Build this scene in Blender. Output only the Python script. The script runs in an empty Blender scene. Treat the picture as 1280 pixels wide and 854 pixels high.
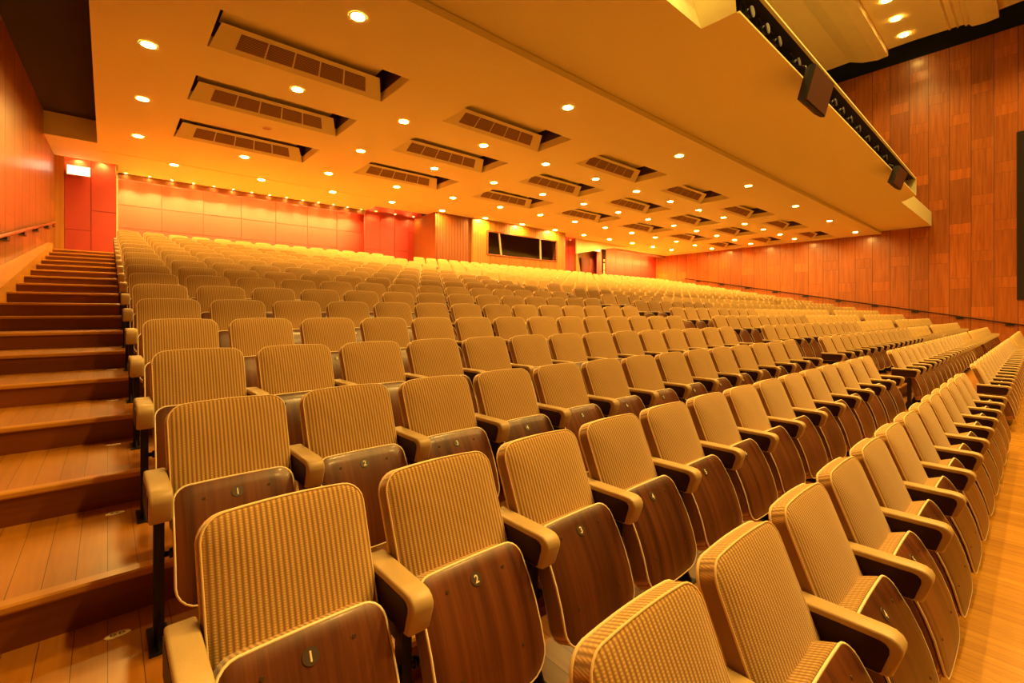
import bpy, math, random
from mathutils import Vector, Matrix
random.seed(7)
SC = bpy.context.scene
COL = SC.collection
ZO = 1.634                      # camera height above the front floor
PI = math.pi

# ------------------------------------------------------------------ materials
def new_mat(name):
    m = bpy.data.materials.new(name); m.use_nodes = True
    nt = m.node_tree
    return m, nt, nt.nodes['Principled BSDF']

def N(nt, t, **kw):
    n = nt.nodes.new(t)
    for k, v in kw.items():
        if k.startswith('i_'):
            n.inputs[int(k[2:])].default_value = v
        else:
            setattr(n, k, v)
    return n

def L(nt, a, b): nt.links.new(a, b)

def math_n(nt, op, a, b=None, c=None):
    n = nt.nodes.new('ShaderNodeMath'); n.operation = op
    for i, v in enumerate((a, b, c)):
        if v is None: continue
        if isinstance(v, (int, float)): n.inputs[i].default_value = v
        else: nt.links.new(v, n.inputs[i])
    return n.outputs[0]

def mix_n(nt, fac, a, b, mode='MIX'):
    n = nt.nodes.new('ShaderNodeMix'); n.data_type = 'RGBA'; n.blend_type = mode
    for i, v in ((0, fac), (6, a), (7, b)):
        if isinstance(v, (int, float)): n.inputs[i].default_value = v
        elif isinstance(v, (tuple, list)): n.inputs[i].default_value = (*v, 1) if len(v) == 3 else v
        else: nt.links.new(v, n.inputs[i])
    return n.outputs[2]

def plain(name, col, rough=.6, metal=0., bump=0., bscale=80., spec=.5, var=0., coat=0.):
    m, nt, b = new_mat(name)
    b.inputs['Base Color'].default_value = (*col, 1)
    b.inputs['Roughness'].default_value = rough
    b.inputs['Metallic'].default_value = metal
    b.inputs['Specular IOR Level'].default_value = spec
    b.inputs['Coat Weight'].default_value = coat
    tc = N(nt, 'ShaderNodeTexCoord')
    no = N(nt, 'ShaderNodeTexNoise'); no.inputs['Scale'].default_value = bscale
    L(nt, tc.outputs['Object'], no.inputs['Vector'])
    if var:
        c = mix_n(nt, no.outputs['Fac'], tuple(x * (1 - var) for x in col), tuple(min(1, x * (1 + var)) for x in col))
        L(nt, c, b.inputs['Base Color'])
    if bump:
        bp = N(nt, 'ShaderNodeBump'); bp.inputs['Strength'].default_value = bump; bp.inputs['Distance'].default_value = .01
        L(nt, no.outputs['Fac'], bp.inputs['Height']); L(nt, bp.outputs['Normal'], b.inputs['Normal'])
    return m

def emis(name, col, s):
    m, nt, b = new_mat(name)
    b.inputs['Base Color'].default_value = (.8, .75, .6, 1)
    b.inputs['Emission Color'].default_value = (*col, 1)
    b.inputs['Emission Strength'].default_value = s
    return m

def mat_fabric(name, stripe=True):
    m, nt, b = new_mat(name)
    tc = N(nt, 'ShaderNodeTexCoord'); sp = N(nt, 'ShaderNodeSeparateXYZ'); L(nt, tc.outputs['Object'], sp.inputs[0])
    oi = N(nt, 'ShaderNodeObjectInfo')
    x = math_n(nt, 'MULTIPLY', sp.outputs[0], 2 * PI / .0155)
    sx = math_n(nt, 'MULTIPLY_ADD', math_n(nt, 'SINE', x), .5, .5)
    z = math_n(nt, 'MULTIPLY', sp.outputs[2], 2 * PI / .0064)
    sz = math_n(nt, 'MULTIPLY_ADD', math_n(nt, 'SINE', z), .5, .5)
    w = math_n(nt, 'MULTIPLY', sx, math_n(nt, 'MULTIPLY_ADD', sz, .45, .55))
    no = N(nt, 'ShaderNodeTexNoise'); no.inputs['Scale'].default_value = 9; no.inputs['Detail'].default_value = 4
    L(nt, tc.outputs['Object'], no.inputs['Vector'])
    lo, hi = (.20, .098, .026), (.66, .42, .155)
    c = mix_n(nt, w, lo, hi)
    c = mix_n(nt, math_n(nt, 'MULTIPLY', no.outputs['Fac'], .3), c, (.50, .32, .125))
    v = math_n(nt, 'MULTIPLY_ADD', oi.outputs['Random'], .16, .92)
    c = mix_n(nt, 1., c, v, 'MULTIPLY')
    L(nt, c, b.inputs['Base Color'])
    b.inputs['Roughness'].default_value = .9
    b.inputs['Specular IOR Level'].default_value = .2
    b.inputs['Sheen Weight'].default_value = .25
    bp = N(nt, 'ShaderNodeBump'); bp.inputs['Strength'].default_value = .5; bp.inputs['Distance'].default_value = .002
    L(nt, w, bp.inputs['Height']); L(nt, bp.outputs['Normal'], b.inputs['Normal'])
    return m

def wood(name, dark, light, grain='Z', rough=.3, scale=14., coat=.3, objrand=0., dist=.6):
    m, nt, b = new_mat(name)
    tc = N(nt, 'ShaderNodeTexCoord'); mp = N(nt, 'ShaderNodeMapping')
    oi = N(nt, 'ShaderNodeObjectInfo')
    s = {'X': (.06, 1, 1), 'Y': (1, .08, 1), 'Z': (1, .06, .012)}[grain]
    mp.inputs['Scale'].default_value = s
    L(nt, tc.outputs['Object'], mp.inputs['Vector'])
    cv = N(nt, 'ShaderNodeVectorMath'); cv.operation = 'ADD'
    cb = N(nt, 'ShaderNodeCombineXYZ'); r = math_n(nt, 'MULTIPLY', oi.outputs['Random'], 37. if objrand else 0.)
    L(nt, r, cb.inputs[0]); L(nt, r, cb.inputs[1]); L(nt, r, cb.inputs[2])
    L(nt, mp.outputs[0], cv.inputs[0]); L(nt, cb.outputs[0], cv.inputs[1])
    no = N(nt, 'ShaderNodeTexNoise'); no.inputs['Scale'].default_value = scale; no.inputs['Detail'].default_value = 6
    no.inputs['Roughness'].default_value = .65; no.inputs['Distortion'].default_value = dist
    L(nt, cv.outputs[0], no.inputs['Vector'])
    cr = N(nt, 'ShaderNodeValToRGB'); cr.color_ramp.elements[0].position = .3; cr.color_ramp.elements[1].position = .72
    cr.color_ramp.elements[0].color = (*dark, 1); cr.color_ramp.elements[1].color = (*light, 1)
    L(nt, no.outputs['Fac'], cr.inputs[0])
    out = cr.outputs[0]
    if objrand:
        out = mix_n(nt, 1., out, math_n(nt, 'MULTIPLY_ADD', oi.outputs['Random'], objrand * 2, 1 - objrand), 'MULTIPLY')
    L(nt, out, b.inputs['Base Color'])
    b.inputs['Roughness'].default_value = rough; b.inputs['Coat Weight'].default_value = coat; b.inputs['Coat Roughness'].default_value = .15
    return m

def mat_panel_wall(name, dark, light, jw=.014, coat=.35):
    """boards .83 m wide, each a repeat of one long and one short panel, staggered from board to board"""
    m, nt, b = new_mat(name)
    g = N(nt, 'ShaderNodeNewGeometry'); sp = N(nt, 'ShaderNodeSeparateXYZ'); L(nt, g.outputs['Position'], sp.inputs[0])
    yy = math_n(nt, 'DIVIDE', math_n(nt, 'SUBTRACT', sp.outputs[1], .82), .83)
    c = math_n(nt, 'FLOOR', yy); fy = math_n(nt, 'FRACT', yy)
    par = math_n(nt, 'FLOORED_MODULO', c, 2.)
    z0 = math_n(nt, 'SUBTRACT', sp.outputs[2], 4.2 + ZO)
    z1 = math_n(nt, 'DIVIDE', math_n(nt, 'SUBTRACT', z0, math_n(nt, 'MULTIPLY', par, 1.4)), 2.9)
    r = math_n(nt, 'FLOOR', z1); fz = math_n(nt, 'FRACT', z1)
    short = math_n(nt, 'LESS_THAN', fz, .195)
    cb = N(nt, 'ShaderNodeCombineXYZ'); L(nt, c, cb.inputs[0]); L(nt, math_n(nt, 'MULTIPLY_ADD', r, 2., short), cb.inputs[1])
    wn = N(nt, 'ShaderNodeTexWhiteNoise'); wn.noise_dimensions = '3D'; L(nt, cb.outputs[0], wn.inputs['Vector'])
    # grain
    mp = N(nt, 'ShaderNodeMapping'); mp.inputs['Scale'].default_value = (3, 7, .35)
    vo = N(nt, 'ShaderNodeVectorMath'); vo.operation = 'MULTIPLY_ADD'
    vo.inputs[1].default_value = (5, 5, 5)
    L(nt, wn.outputs['Color'], vo.inputs[0]); L(nt, g.outputs['Position'], vo.inputs[2])
    L(nt, vo.outputs[0], mp.inputs['Vector'])
    no = N(nt, 'ShaderNodeTexNoise'); no.inputs['Scale'].default_value = 1.6; no.inputs['Detail'].default_value = 5; no.inputs['Distortion'].default_value = .5
    L(nt, mp.outputs[0], no.inputs['Vector'])
    cr = N(nt, 'ShaderNodeValToRGB'); cr.color_ramp.elements[0].position = .25; cr.color_ramp.elements[1].position = .8
    cr.color_ramp.elements[0].color = (*dark, 1); cr.color_ramp.elements[1].color = (*light, 1)
    L(nt, no.outputs['Fac'], cr.inputs[0])
    tint = math_n(nt, 'MULTIPLY_ADD', wn.outputs['Value'], .30, .80)
    tint = math_n(nt, 'MULTIPLY', tint, math_n(nt, 'MULTIPLY_ADD', short, .16, 1.))
    col = mix_n(nt, 1., cr.outputs[0], tint, 'MULTIPLY')
    e1 = math_n(nt, 'LESS_THAN', math_n(nt, 'MINIMUM', fy, math_n(nt, 'SUBTRACT', 1., fy)), jw)
    e2 = math_n(nt, 'LESS_THAN', fz, .005)
    e3 = math_n(nt, 'LESS_THAN', math_n(nt, 'ABSOLUTE', math_n(nt, 'SUBTRACT', fz, .195)), .0025)
    e = math_n(nt, 'MAXIMUM', e1, math_n(nt, 'MULTIPLY', math_n(nt, 'MAXIMUM', e2, e3), .6))
    col = mix_n(nt, e, col, (.05, .015, .006))
    L(nt, col, b.inputs['Base Color'])
    b.inputs['Roughness'].default_value = .38; b.inputs['Coat Weight'].default_value = coat; b.inputs['Coat Roughness'].default_value = .18
    bp = N(nt, 'ShaderNodeBump'); bp.inputs['Strength'].default_value = .4; bp.inputs['Distance'].default_value = .004; bp.invert = True
    L(nt, e, bp.inputs['Height']); L(nt, bp.outputs['Normal'], b.inputs['Normal'])
    return m

def mat_planks(name, dark, light, along='X', width=.075, length=.9, rough=.25, coat=.4, mortar=.012):
    m, nt, b = new_mat(name)
    g = N(nt, 'ShaderNodeNewGeometry'); mp = N(nt, 'ShaderNodeMapping')
    if along == 'Y': mp.inputs['Rotation'].default_value = (0, 0, PI / 2)
    L(nt, g.outputs['Position'], mp.inputs['Vector'])
    br = N(nt, 'ShaderNodeTexBrick')
    br.offset = .37; br.offset_frequency = 1
    br.inputs['Color1'].default_value = (0, 0, 0, 1); br.inputs['Color2'].default_value = (1, 1, 1, 1); br.inputs['Mortar'].default_value = (.5, .5, .5, 1)
    br.inputs['Scale'].default_value = 1; br.inputs['Brick Width'].default_value = length; br.inputs['Row Height'].default_value = width
    br.inputs['Mortar Size'].default_value = width * mortar; br.inputs['Mortar Smooth'].default_value = 0.
    L(nt, mp.outputs[0], br.inputs['Vector'])
    m2 = N(nt, 'ShaderNodeMapping'); m2.inputs['Scale'].default_value = (1.2, 22, 4)
    L(nt, mp.outputs[0], m2.inputs['Vector'])
    no = N(nt, 'ShaderNodeTexNoise'); no.inputs['Scale'].default_value = 2.2; no.inputs['Detail'].default_value = 5; no.inputs['Distortion'].default_value = .4
    L(nt, m2.outputs[0], no.inputs['Vector'])
    f = math_n(nt, 'MULTIPLY_ADD', no.outputs['Fac'], .75, -.1)
    bw = N(nt, 'ShaderNodeRGBToBW'); L(nt, br.outputs['Color'], bw.inputs[0])
    f = math_n(nt, 'MULTIPLY_ADD', bw.outputs[0], .5, f); f = math_n(nt, 'MINIMUM', math_n(nt, 'MAXIMUM', f, 0.), 1.)
    c = mix_n(nt, f, dark, light)
    c = mix_n(nt, br.outputs['Fac'], c, tuple(x * .25 for x in dark))
    L(nt, c, b.inputs['Base Color'])
    b.inputs['Roughness'].default_value = rough; b.inputs['Coat Weight'].default_value = coat; b.inputs['Coat Roughness'].default_value = .2
    return m

M = {}
M['fabric'] = mat_fabric('ribbed tan fabric')
M['fabric_far'] = plain('tan fabric', (.55, .37, .15), .9, var=.12, bscale=12, spec=.2)
M['pipe'] = plain('pale piping', (.85, .74, .50), .5, var=.05)
M['walnut'] = wood('walnut veneer', (.044, .0115, .004), (.175, .053, .014), 'Z', .36, 20., .12, .22, 0.)
M['armdark'] = wood('dark arm panel', (.020, .006, .003), (.045, .014, .006), 'Y', .5, 20., 0.)
M['armdark'].node_tree.nodes['Principled BSDF'].inputs['Specular IOR Level'].default_value = .2
M['walnut'].node_tree.nodes['Principled BSDF'].inputs['Specular IOR Level'].default_value = .35
M['backpipe'] = plain('tan piping', (.74, .54, .27), .6, var=.05)
M['gun'] = plain('dark lantern metal', (.06, .05, .045), .45, .5)
M['vinyl'] = plain('tan vinyl', (.48, .345, .16), .45, bump=.05, bscale=220, var=.06)
M['black'] = plain('black metal', (.012, .011, .012), .4, .3, var=.2, bscale=30)
M['steel'] = plain('rod steel', (.35, .33, .3), .35, .9)
M['badge'] = plain('brown badge', (.06, .035, .02), .45)
M['white'] = plain('pale figure', (.78, .70, .52), .6)
M['plaque'] = plain('ivory plaque', (.85, .75, .52), .5, var=.05)
M['ink'] = plain('black ink', (.01, .008, .006), .6)
M['cream'] = plain('cream ceiling paint', (.72, .68, .38), .85, bump=.06, bscale=40, var=.03)
M['cream2'] = plain('cream plaster panel', (.75, .61, .34), .8, bump=.15, bscale=3., var=.05)
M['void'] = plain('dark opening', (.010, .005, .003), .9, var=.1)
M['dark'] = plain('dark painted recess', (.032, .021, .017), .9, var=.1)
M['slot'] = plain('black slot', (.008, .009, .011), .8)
M['red'] = plain('red fabric panel', (.37, .018, .010), .5, bump=.05, bscale=160, var=.04, spec=.8)
M['redseam'] = plain('red seam', (.20, .010, .006), .8)
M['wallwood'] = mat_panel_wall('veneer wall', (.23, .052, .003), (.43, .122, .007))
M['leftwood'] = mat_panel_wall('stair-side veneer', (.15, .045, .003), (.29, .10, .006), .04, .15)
M['boothwood'] = wood('booth slats', (.34, .13, .014), (.54, .24, .03), 'Z', .4, 5., .2)
M['boothshade'] = wood('booth shaded slats', (.20, .05, .008), (.28, .08, .014), 'Z', .4, 5., .2)  # booth wood darkened: shade on its less lit part is put into the colour
M['valance'] = wood('valance wood', (.16, .06, .018), (.24, .09, .03), 'X', .5, 4., .1)
M['parquet'] = mat_planks('front parquet', (.31, .135, .010), (.57, .285, .028), 'Y', .062, .8, .25, .4)
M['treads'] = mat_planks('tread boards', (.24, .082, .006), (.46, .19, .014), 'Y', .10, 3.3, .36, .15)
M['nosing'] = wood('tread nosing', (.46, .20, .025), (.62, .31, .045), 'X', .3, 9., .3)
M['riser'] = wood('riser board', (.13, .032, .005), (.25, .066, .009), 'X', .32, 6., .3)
M['stringer'] = wood('stringer board', (.43, .18, .02), (.58, .28, .035), 'Y', .35, 5., .3)
M['rail'] = wood('handrail wood', (.20, .05, .016), (.36, .10, .03), 'Y', .22, 8., .5)
M['grille'] = plain('brown grille', (.36, .22, .10), .5, .2)
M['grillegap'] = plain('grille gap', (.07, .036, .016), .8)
M['ring'] = plain('lamp ring', (.80, .70, .48), .35, .2)
LC = (1., .565, .115)
M['lamp'] = emis('lamp lens', LC, 430.)
M['spot'] = emis('wall washer lens', LC, 3000.)
M['doorspot'] = emis('door washer lens', LC, 420.)
M['spotdim'] = emis('small lamp lens', LC, 120.)
M['hall'] = emis('hall lamp lens', LC, 30.)
M['sign'] = emis('lit sign face', (1., .80, .52), 1.1)
M['desk'] = emis('desk lamp bulb', (1., .78, .40), 6.)
M['glass'] = new_mat('booth glass')[0]
_b = M['glass'].node_tree.nodes['Principled BSDF']
_b.inputs['Base Color'].default_value = (.55, .5, .45, 1); _b.inputs['Roughness'].default_value = .03; _b.inputs['Transmission Weight'].default_value = 1.; _b.inputs['IOR'].default_value = 1.45
M['speaker'] = wood('brown speaker grille', (.075, .026, .012), (.11, .036, .017), 'Z', .55, 30., 0.)
M['doorred'] = wood('dark red door', (.16, .022, .012), (.24, .036, .018), 'Z', .4, 6., .3)

# ------------------------------------------------------------------ mesh helpers
class MB:
    """collects faces; build() links them as one mesh object"""
    def __init__(s): s.v = []; s.f = []; s.m = []; s.sm = []
    def face(s, pts, mat=0, smooth=False):
        n = len(s.v); s.v += [tuple(p) for p in pts]; s.f.append(tuple(range(n, n + len(pts)))); s.m.append(mat); s.sm.append(smooth)
    def box(s, x0, x1, y0, y1, z0, z1, mat=0, M4=None):
        n = len(s.v)
        P = [(x, y, z) for z in (z0, z1) for y in (y0, y1) for x in (x0, x1)]
        if M4 is not None: P = [tuple(M4 @ Vector(p)) for p in P]
        s.v += P
        for q in ((0, 2, 3, 1), (4, 5, 7, 6), (0, 1, 5, 4), (2, 6, 7, 3), (0, 4, 6, 2), (1, 3, 7, 5)):
            s.f.append(tuple(n + i for i in q)); s.m.append(mat); s.sm.append(False)
    def loops(s, LL, closed=True, cap0=True, cap1=True, mat=0, smooth=True):
        n0 = len(s.v); k = len(LL[0])
        for l in LL: s.v += [tuple(p) for p in l]
        for i in range(len(LL) - 1):
            a = n0 + i * k; b = a + k
            for j in range(k if closed else k - 1):
                j2 = (j + 1) % k
                s.f.append((a + j, a + j2, b + j2, b + j)); s.m.append(mat); s.sm.append(smooth)
        if cap0: s.f.append(tuple(n0 + k - 1 - j for j in range(k))); s.m.append(mat); s.sm.append(False)
        if cap1:
            a = n0 + (len(LL) - 1) * k
            s.f.append(tuple(a + j for j in range(k))); s.m.append(mat); s.sm.append(False)
    def tube(s, pts, r, seg=6, closed=False, mat=0):
        pts = [Vector(p) for p in pts]; n = len(pts); LL = []
        up = None
        for i in range(n):
            a = pts[i - 1] if (i or closed) else pts[0]; b = pts[(i + 1) % n] if (i < n - 1 or closed) else pts[-1]
            t = (b - a)
            t = t.normalized() if t.length > 1e-9 else Vector((0, 0, 1))
            if up is None: up = Vector((0, 0, 1)) if abs(t.z) < .9 else Vector((0, 1, 0))
            u = t.cross(up)
            if u.length < 1e-4: u = t.cross(Vector((1, 0, 0)))
            u.normalize(); w = u.cross(t); up = w
            LL.append([pts[i] + (u * math.cos(2 * PI * j / seg) + w * math.sin(2 * PI * j / seg)) * r for j in range(seg)])
        if closed: LL.append(LL[0])
        s.loops(LL, True, not closed, not closed, mat, True)
    def cyl(s, c, r, h, seg=24, axis='Z', mat=0, r2=None):
        r2 = r if r2 is None else r2
        LL = []
        for t, rr in ((0, r), (h, r2)):
            l = []
            for j in range(seg):
                a = 2 * PI * j / seg; p = (math.cos(a) * rr, math.sin(a) * rr, t)
                if axis == 'Y': p = (p[0], p[2], -p[1])
                if axis == 'X': p = (p[2], p[0], p[1])
                l.append((c[0] + p[0], c[1] + p[1], c[2] + p[2]))
            LL.append(l)
        s.loops(LL, mat=mat, smooth=True)
    def prism(s, poly, x0, x1, mat=0, smooth=False):
        """poly in (y,z), extruded along x"""
        s.loops([[(x0, y, z) for y, z in poly], [(x1, y, z) for y, z in poly]], mat=mat, smooth=smooth)
    def mesh(s, name, mats):
        me = bpy.data.meshes.new(name); me.from_pydata(s.v, [], s.f)
        for m in (mats if isinstance(mats, (list, tuple)) else [mats]): me.materials.append(m)
        me.polygons.foreach_set('material_index', s.m); me.polygons.foreach_set('use_smooth', s.sm)
        me.update()
        return me
    def build(s, name, mats, parent=None, loc=(0, 0, 0)):
        me = s.mesh(name, mats)
        import bmesh
        bm = bmesh.new(); bm.from_mesh(me); bmesh.ops.recalc_face_normals(bm, faces=bm.faces); bm.to_mesh(me); bm.free()
        o = bpy.data.objects.new(name, me); COL.objects.link(o); o.location = loc
        if parent: o.parent = parent
        return o

def tag(o, label=None, cat=None, group=None, kind=None):
    for k, v in (('label', label), ('category', cat), ('group', group), ('kind', kind)):
        if v: o[k] = v
    return o

def thing(name, label, cat, loc=(0, 0, 0), group=None, rz=0.):
    o = bpy.data.objects.new(name, None); COL.objects.link(o); o.location = loc; o.rotation_euler = (0, 0, rz)
    o.empty_display_size = .1
    return tag(o, label, cat, group)

def struct(o): o['kind'] = 'structure'; return o

def copy_tree(o, parent=None):
    c = o.copy(); COL.objects.link(c)
    if parent: c.parent = parent
    for ch in list(o.children): copy_tree(ch, c)
    return c

def text_faces(txt, size, font_scale_x=1.):
    """flat letter shapes as (verts, faces) centred on the origin in the XY plane"""
    cu = bpy.data.curves.new('letters', 'FONT'); cu.body = txt; cu.size = size; cu.align_x = 'CENTER'; cu.align_y = 'CENTER'
    cu.offset = size * .025
    ob = bpy.data.objects.new('letters', cu); COL.objects.link(ob)
    dg = bpy.context.evaluated_depsgraph_get()
    me = bpy.data.meshes.new_from_object(ob.evaluated_get(dg))
    V = [tuple(v.co) for v in me.vertices]; F = [tuple(p.vertices) for p in me.polygons]
    bpy.data.objects.remove(ob); bpy.data.curves.remove(cu); bpy.data.meshes.remove(me)
    if V:
        cx = (min(v[0] for v in V) + max(v[0] for v in V)) / 2; cy = (min(v[1] for v in V) + max(v[1] for v in V)) / 2
        V = [((v[0] - cx) * font_scale_x, v[1] - cy) for v in V]
    return V, F

ORD = ['', 'first', 'second', 'third', 'fourth', 'fifth', 'sixth', 'seventh', 'eighth', 'ninth', 'tenth', 'eleventh', 'twelfth', 'thirteenth',
       'fourteenth', 'fifteenth', 'sixteenth', 'seventeenth', 'eighteenth', 'nineteenth', 'twentieth', 'twenty-first', 'twenty-second']

# ------------------------------------------------------------------ layout
T, R = .9352, .178
def nose(k): return 2.5524 + T * (k - 3)
def fz(k): return R * k if k else .035                    # floor height of row k above the front floor
NROW = 18
KTOP = 19
XL, XR = -1.12, 34.0
YB = 20.95                                  # red rear walls
ZC = 4.65 + ZO                              # low ceiling
PITCH = .558
BLK = [(.15, 14), (9.17, 20), (21.2, 13)]

# ------------------------------------------------------------------ the chair
OFF = .66
def outline(wt, wb, h, rt, rb, seg=5, crown=0., sag=0.):
    """closed loop (x, s): s from 0 at the bottom to h at the top"""
    P = []
    def arc(cx, cs, r, a0, a1):
        for i in range(seg + 1):
            a = a0 + (a1 - a0) * i / seg; P.append((cx + r * math.cos(a), cs + r * math.sin(a)))
    arc(wb - rb, rb, rb, -PI / 2, 0); 
    for i in (1, 2, 3): P.append((wb + (wt - wb) * i / 4, rb + (h - rb - rt) * i / 4))
    arc(wt - rt, h - rt, rt, 0, PI / 2)
    for i in (1, 2, 3, 4, 5): P.append(((wt - rt) * (1 - i / 3), h))
    arc(-wt + rt, h - rt, rt, PI / 2, PI)
    for i in (1, 2, 3): P.append((-wt + (wt - wb) * i / 4, h - rt - (h - rb - rt) * i / 4))
    arc(-wb + rb, rb, rb, PI, 1.5 * PI)
    for i in (1, 2, 3, 4, 5): P.append(((wb - rb) * (-1 + i / 3), 0))
    out = []
    for x, s in P:
        if crown: s += crown * (1 - (x / wt) ** 2) * max(0, (s / h - .5) * 2)
        if sag: s -= sag * (1 - (x / wb) ** 2) * max(0, (.5 - s / h) * 2)
        out.append((x, s))
    return out

def scale_loop(P, fx, h, inset_s=None):
    cs = h / 2; w = max(abs(x) for x, _ in P)
    d = (1 - fx) * w if inset_s is None else inset_s
    f2 = 1 - d / cs
    return [(x * fx, cs + (s - cs) * f2) for x, s in P]

# backrest frame: origin at its lower front edge, leaning back
BL = math.atan2(.20, .49)
B0 = Vector((0, .69 - OFF, .395)); BD = Vector((0, math.sin(BL), math.cos(BL))); BN = Vector((0, -math.cos(BL), math.sin(BL)))
BH = .516
def bpos(x, s, d): return Vector((x, 0, 0)) + B0 + BD * s + BN * d
# seat pan frame: s measured from the bottom edge up
P0 = Vector((0, .495 - OFF, .175)); PT = Vector((0, .662 - OFF, .580)); PH = (PT - P0).length
PD = (PT - P0).normalized(); PN = Vector((0, -PD.z, PD.y))
def ppos(x, s, d):
    q = s / PH
    return Vector((x - .014, 0, 0)) + P0 + PD * s + PN * (d + .030 * 4 * q * (1 - q) - .012 * (x / .22) ** 2 * 0)

def backrest_mb(seg=5, pipe=False, far=False):
    b = MB(); O = outline(.237, .232, BH, .062, .03, seg, crown=.012)
    def loop(fx, d, ins=None, bul=0): return [bpos(x, s, d) for x, s in scale_loop(O, fx, BH, ins)]
    LL = [loop(.90, -.062), loop(.975, -.062), loop(1, -.055), loop(1, -.008), loop(.988, 0.), loop(.93, .006)]
    if not far: LL += [loop(.70, .014), loop(.40, .019), loop(.1, .021)]
    else: LL += [loop(.6, .014)]
    b.loops(LL, mat=0)
    if pipe:
        b.tube([bpos(x, s, -.001) for x, s in scale_loop(O, .992, BH)], .0045, 5, True, 1)
        b.tube([bpos(x, s, -.057) for x, s in O], .006, 5, True, 1)
    return b, O

def pan_mb(seg=5):
    b = MB(); O = outline(.221, .223, PH, .055, .075, seg, crown=.004, sag=.014)
    def loop(fx, d): return [ppos(x, s, d) for x, s in scale_loop(O, fx, PH)]
    b.loops([loop(.98, -.016), loop(1, -.012), loop(1, -.002), loop(.985, .0)] + [loop(f, .0) for f in (.8, .6, .4, .2, .05)])
    return b, O

def cushion_mb(O):
    b = MB()
    def loop(fx, d): return [ppos(x, s, d) for x, s in scale_loop(O, fx, PH)]
    b.loops([loop(.985, -.016), loop(1., -.022), loop(1., -.085), loop(.96, -.105), loop(.7, -.118), loop(.3, -.122)])
    return b

ARM = [(0.865, 0.617), (0.577, 0.617), (0.553, 0.614), (0.536, 0.604), (0.527, 0.588), (0.528, 0.570), (0.552, 0.500), (0.559, 0.491), (0.577, 0.487), (0.865, 0.484)]
ARMI = [(0.862, 0.595), (0.587, 0.595), (0.570, 0.591), (0.560, 0.580), (0.560, 0.564), (0.580, 0.500), (0.587, 0.494), (0.862, 0.490)]
def arm_mb():
    b = MB(); w = .037
    o = [(y - OFF, z) for y, z in ARM]
    cy, cz = sum(p[0] for p in o) / len(o), sum(p[1] for p in o) / len(o)
    def ins(d): 
        return [(y + (d if y < -.05 else 0), z + (-d if z > cz else d)) for y, z in o]
    LL = []
    for x, d in ((-w, .007), (-w + .003, .002), (-w + .009, 0), (w - .009, 0), (w - .003, .002), (w, .007)):
        LL.append([(x, y, z) for y, z in ins(d)])
    b.loops(LL, mat=0)
    return b
def armside_mb():
    b = MB()
    b.prism([(y - OFF, z) for y, z in ARMI], -.0395, .0395)
    return b
def post_mb(dx=0):
    b = MB()
    y = .655 - OFF
    b.box(-.017 + dx, .017 + dx, y - .024, y + .024, .004, .50)
    b.box(-.033 + dx, .033 + dx, y - .10, y + .10, 0, .008)
    b.prism([(y - .085, .008), (y - .024, .13), (y - .024, .008)], dx - .005, dx + .005)
    b.prism([(y + .024, .008), (y + .024, .13), (y + .085, .008)], dx - .005, dx + .005)
    b.prism([(y + .0, .40), (y + .10, .40), (y + .18, .565), (y + .13, .565)], dx - .006, dx + .006)
    return b
def rod_mb(sd):
    b = MB()
    y = .655 - OFF
    b.tube([(sd * .262, y, .33), (sd * .200, y, .33)], .011, 8)
    b.cyl((sd * .239 - .006, y, .33), .019, .012, 10, 'X')
    return b

HALF = PITCH / 2
ME = {}
_b, OB = backrest_mb(); ME['backrest'] = _b
_b, OP = pan_mb(); ME['pan'] = _b
def finish(mb, name, mats):
    o = mb.build(name, mats); me = o.data; bpy.data.objects.remove(o); return me
D = {}
D['backrest'] = finish(ME['backrest'], 'backrest', M['fabric'])
_b = MB(); _b.tube([bpos(x, s, -.001) for x, s in scale_loop(OB, .992, BH)], .0036, 6, True); _b.tube([bpos(x, s, -.057) for x, s in OB], .0052, 6, True)
D['piping'] = finish(_b, 'piping', M['backpipe'])
D['pan'] = finish(ME['pan'], 'seat_pan', M['walnut'])
_b = MB(); _b.tube([ppos(x, s, -.004) for x, s in OP], .0048, 6, True); D['trim'] = finish(_b, 'edge_trim', M['pipe'])
D['cushion'] = finish(cushion_mb(OP), 'seat_cushion', M['fabric'])
SCREW = []
for x, s in ((-.12, .374), (.12, .374), (-.13, .12), (.13, .12)):
    _b = MB(); c = ppos(x, s, .0); _b.loops([[c + (Vector((1, 0, 0)) * math.cos(a * PI / 4) + PD * math.sin(a * PI / 4)) * .006 + PN * d for a in range(8)] for d in (-.001, .002)])
    SCREW.append(finish(_b, 'screw', M['badge']))
D['arm'] = finish(arm_mb(), 'armrest', M['vinyl'])
D['armside'] = finish(armside_mb(), 'side_panel', M['armdark'])
D['post'] = finish(post_mb(), 'post', M['black'])
D['rod'] = [finish(rod_mb(q), 'hinge_rod', M['black']) for q in (-1, 1)]
# merged versions for the chairs further away
def join(parts, name):
    b = MB(); mats = []
    for me, dx in parts:
        idx = []
        for mt in me.materials:
            if mt not in mats: mats.append(mt)
            idx.append(mats.index(mt))
        n = len(b.v)
        b.v += [(v.co.x + dx, v.co.y, v.co.z) for v in me.vertices]
        for p in me.polygons:
            b.f.append(tuple(n + i for i in p.vertices)); b.m.append(idx[p.material_index]); b.sm.append(p.use_smooth)
    return b.mesh(name, mats)
D['mid_back'] = join([(D['backrest'], 0), (D['piping'], 0)], 'backrest')
D['mid_seat'] = join([(D['pan'], 0), (D['trim'], 0), (D['cushion'], 0)], 'seat')
D['mid_arm'] = join([(D['arm'], 0), (D['armside'], 0)], 'armrest')

def part(name, me, parent, loc=(0, 0, 0)):
    o = bpy.data.objects.new(name, me); COL.objects.link(o); o.parent = parent; o.location = loc
    return o

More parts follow.
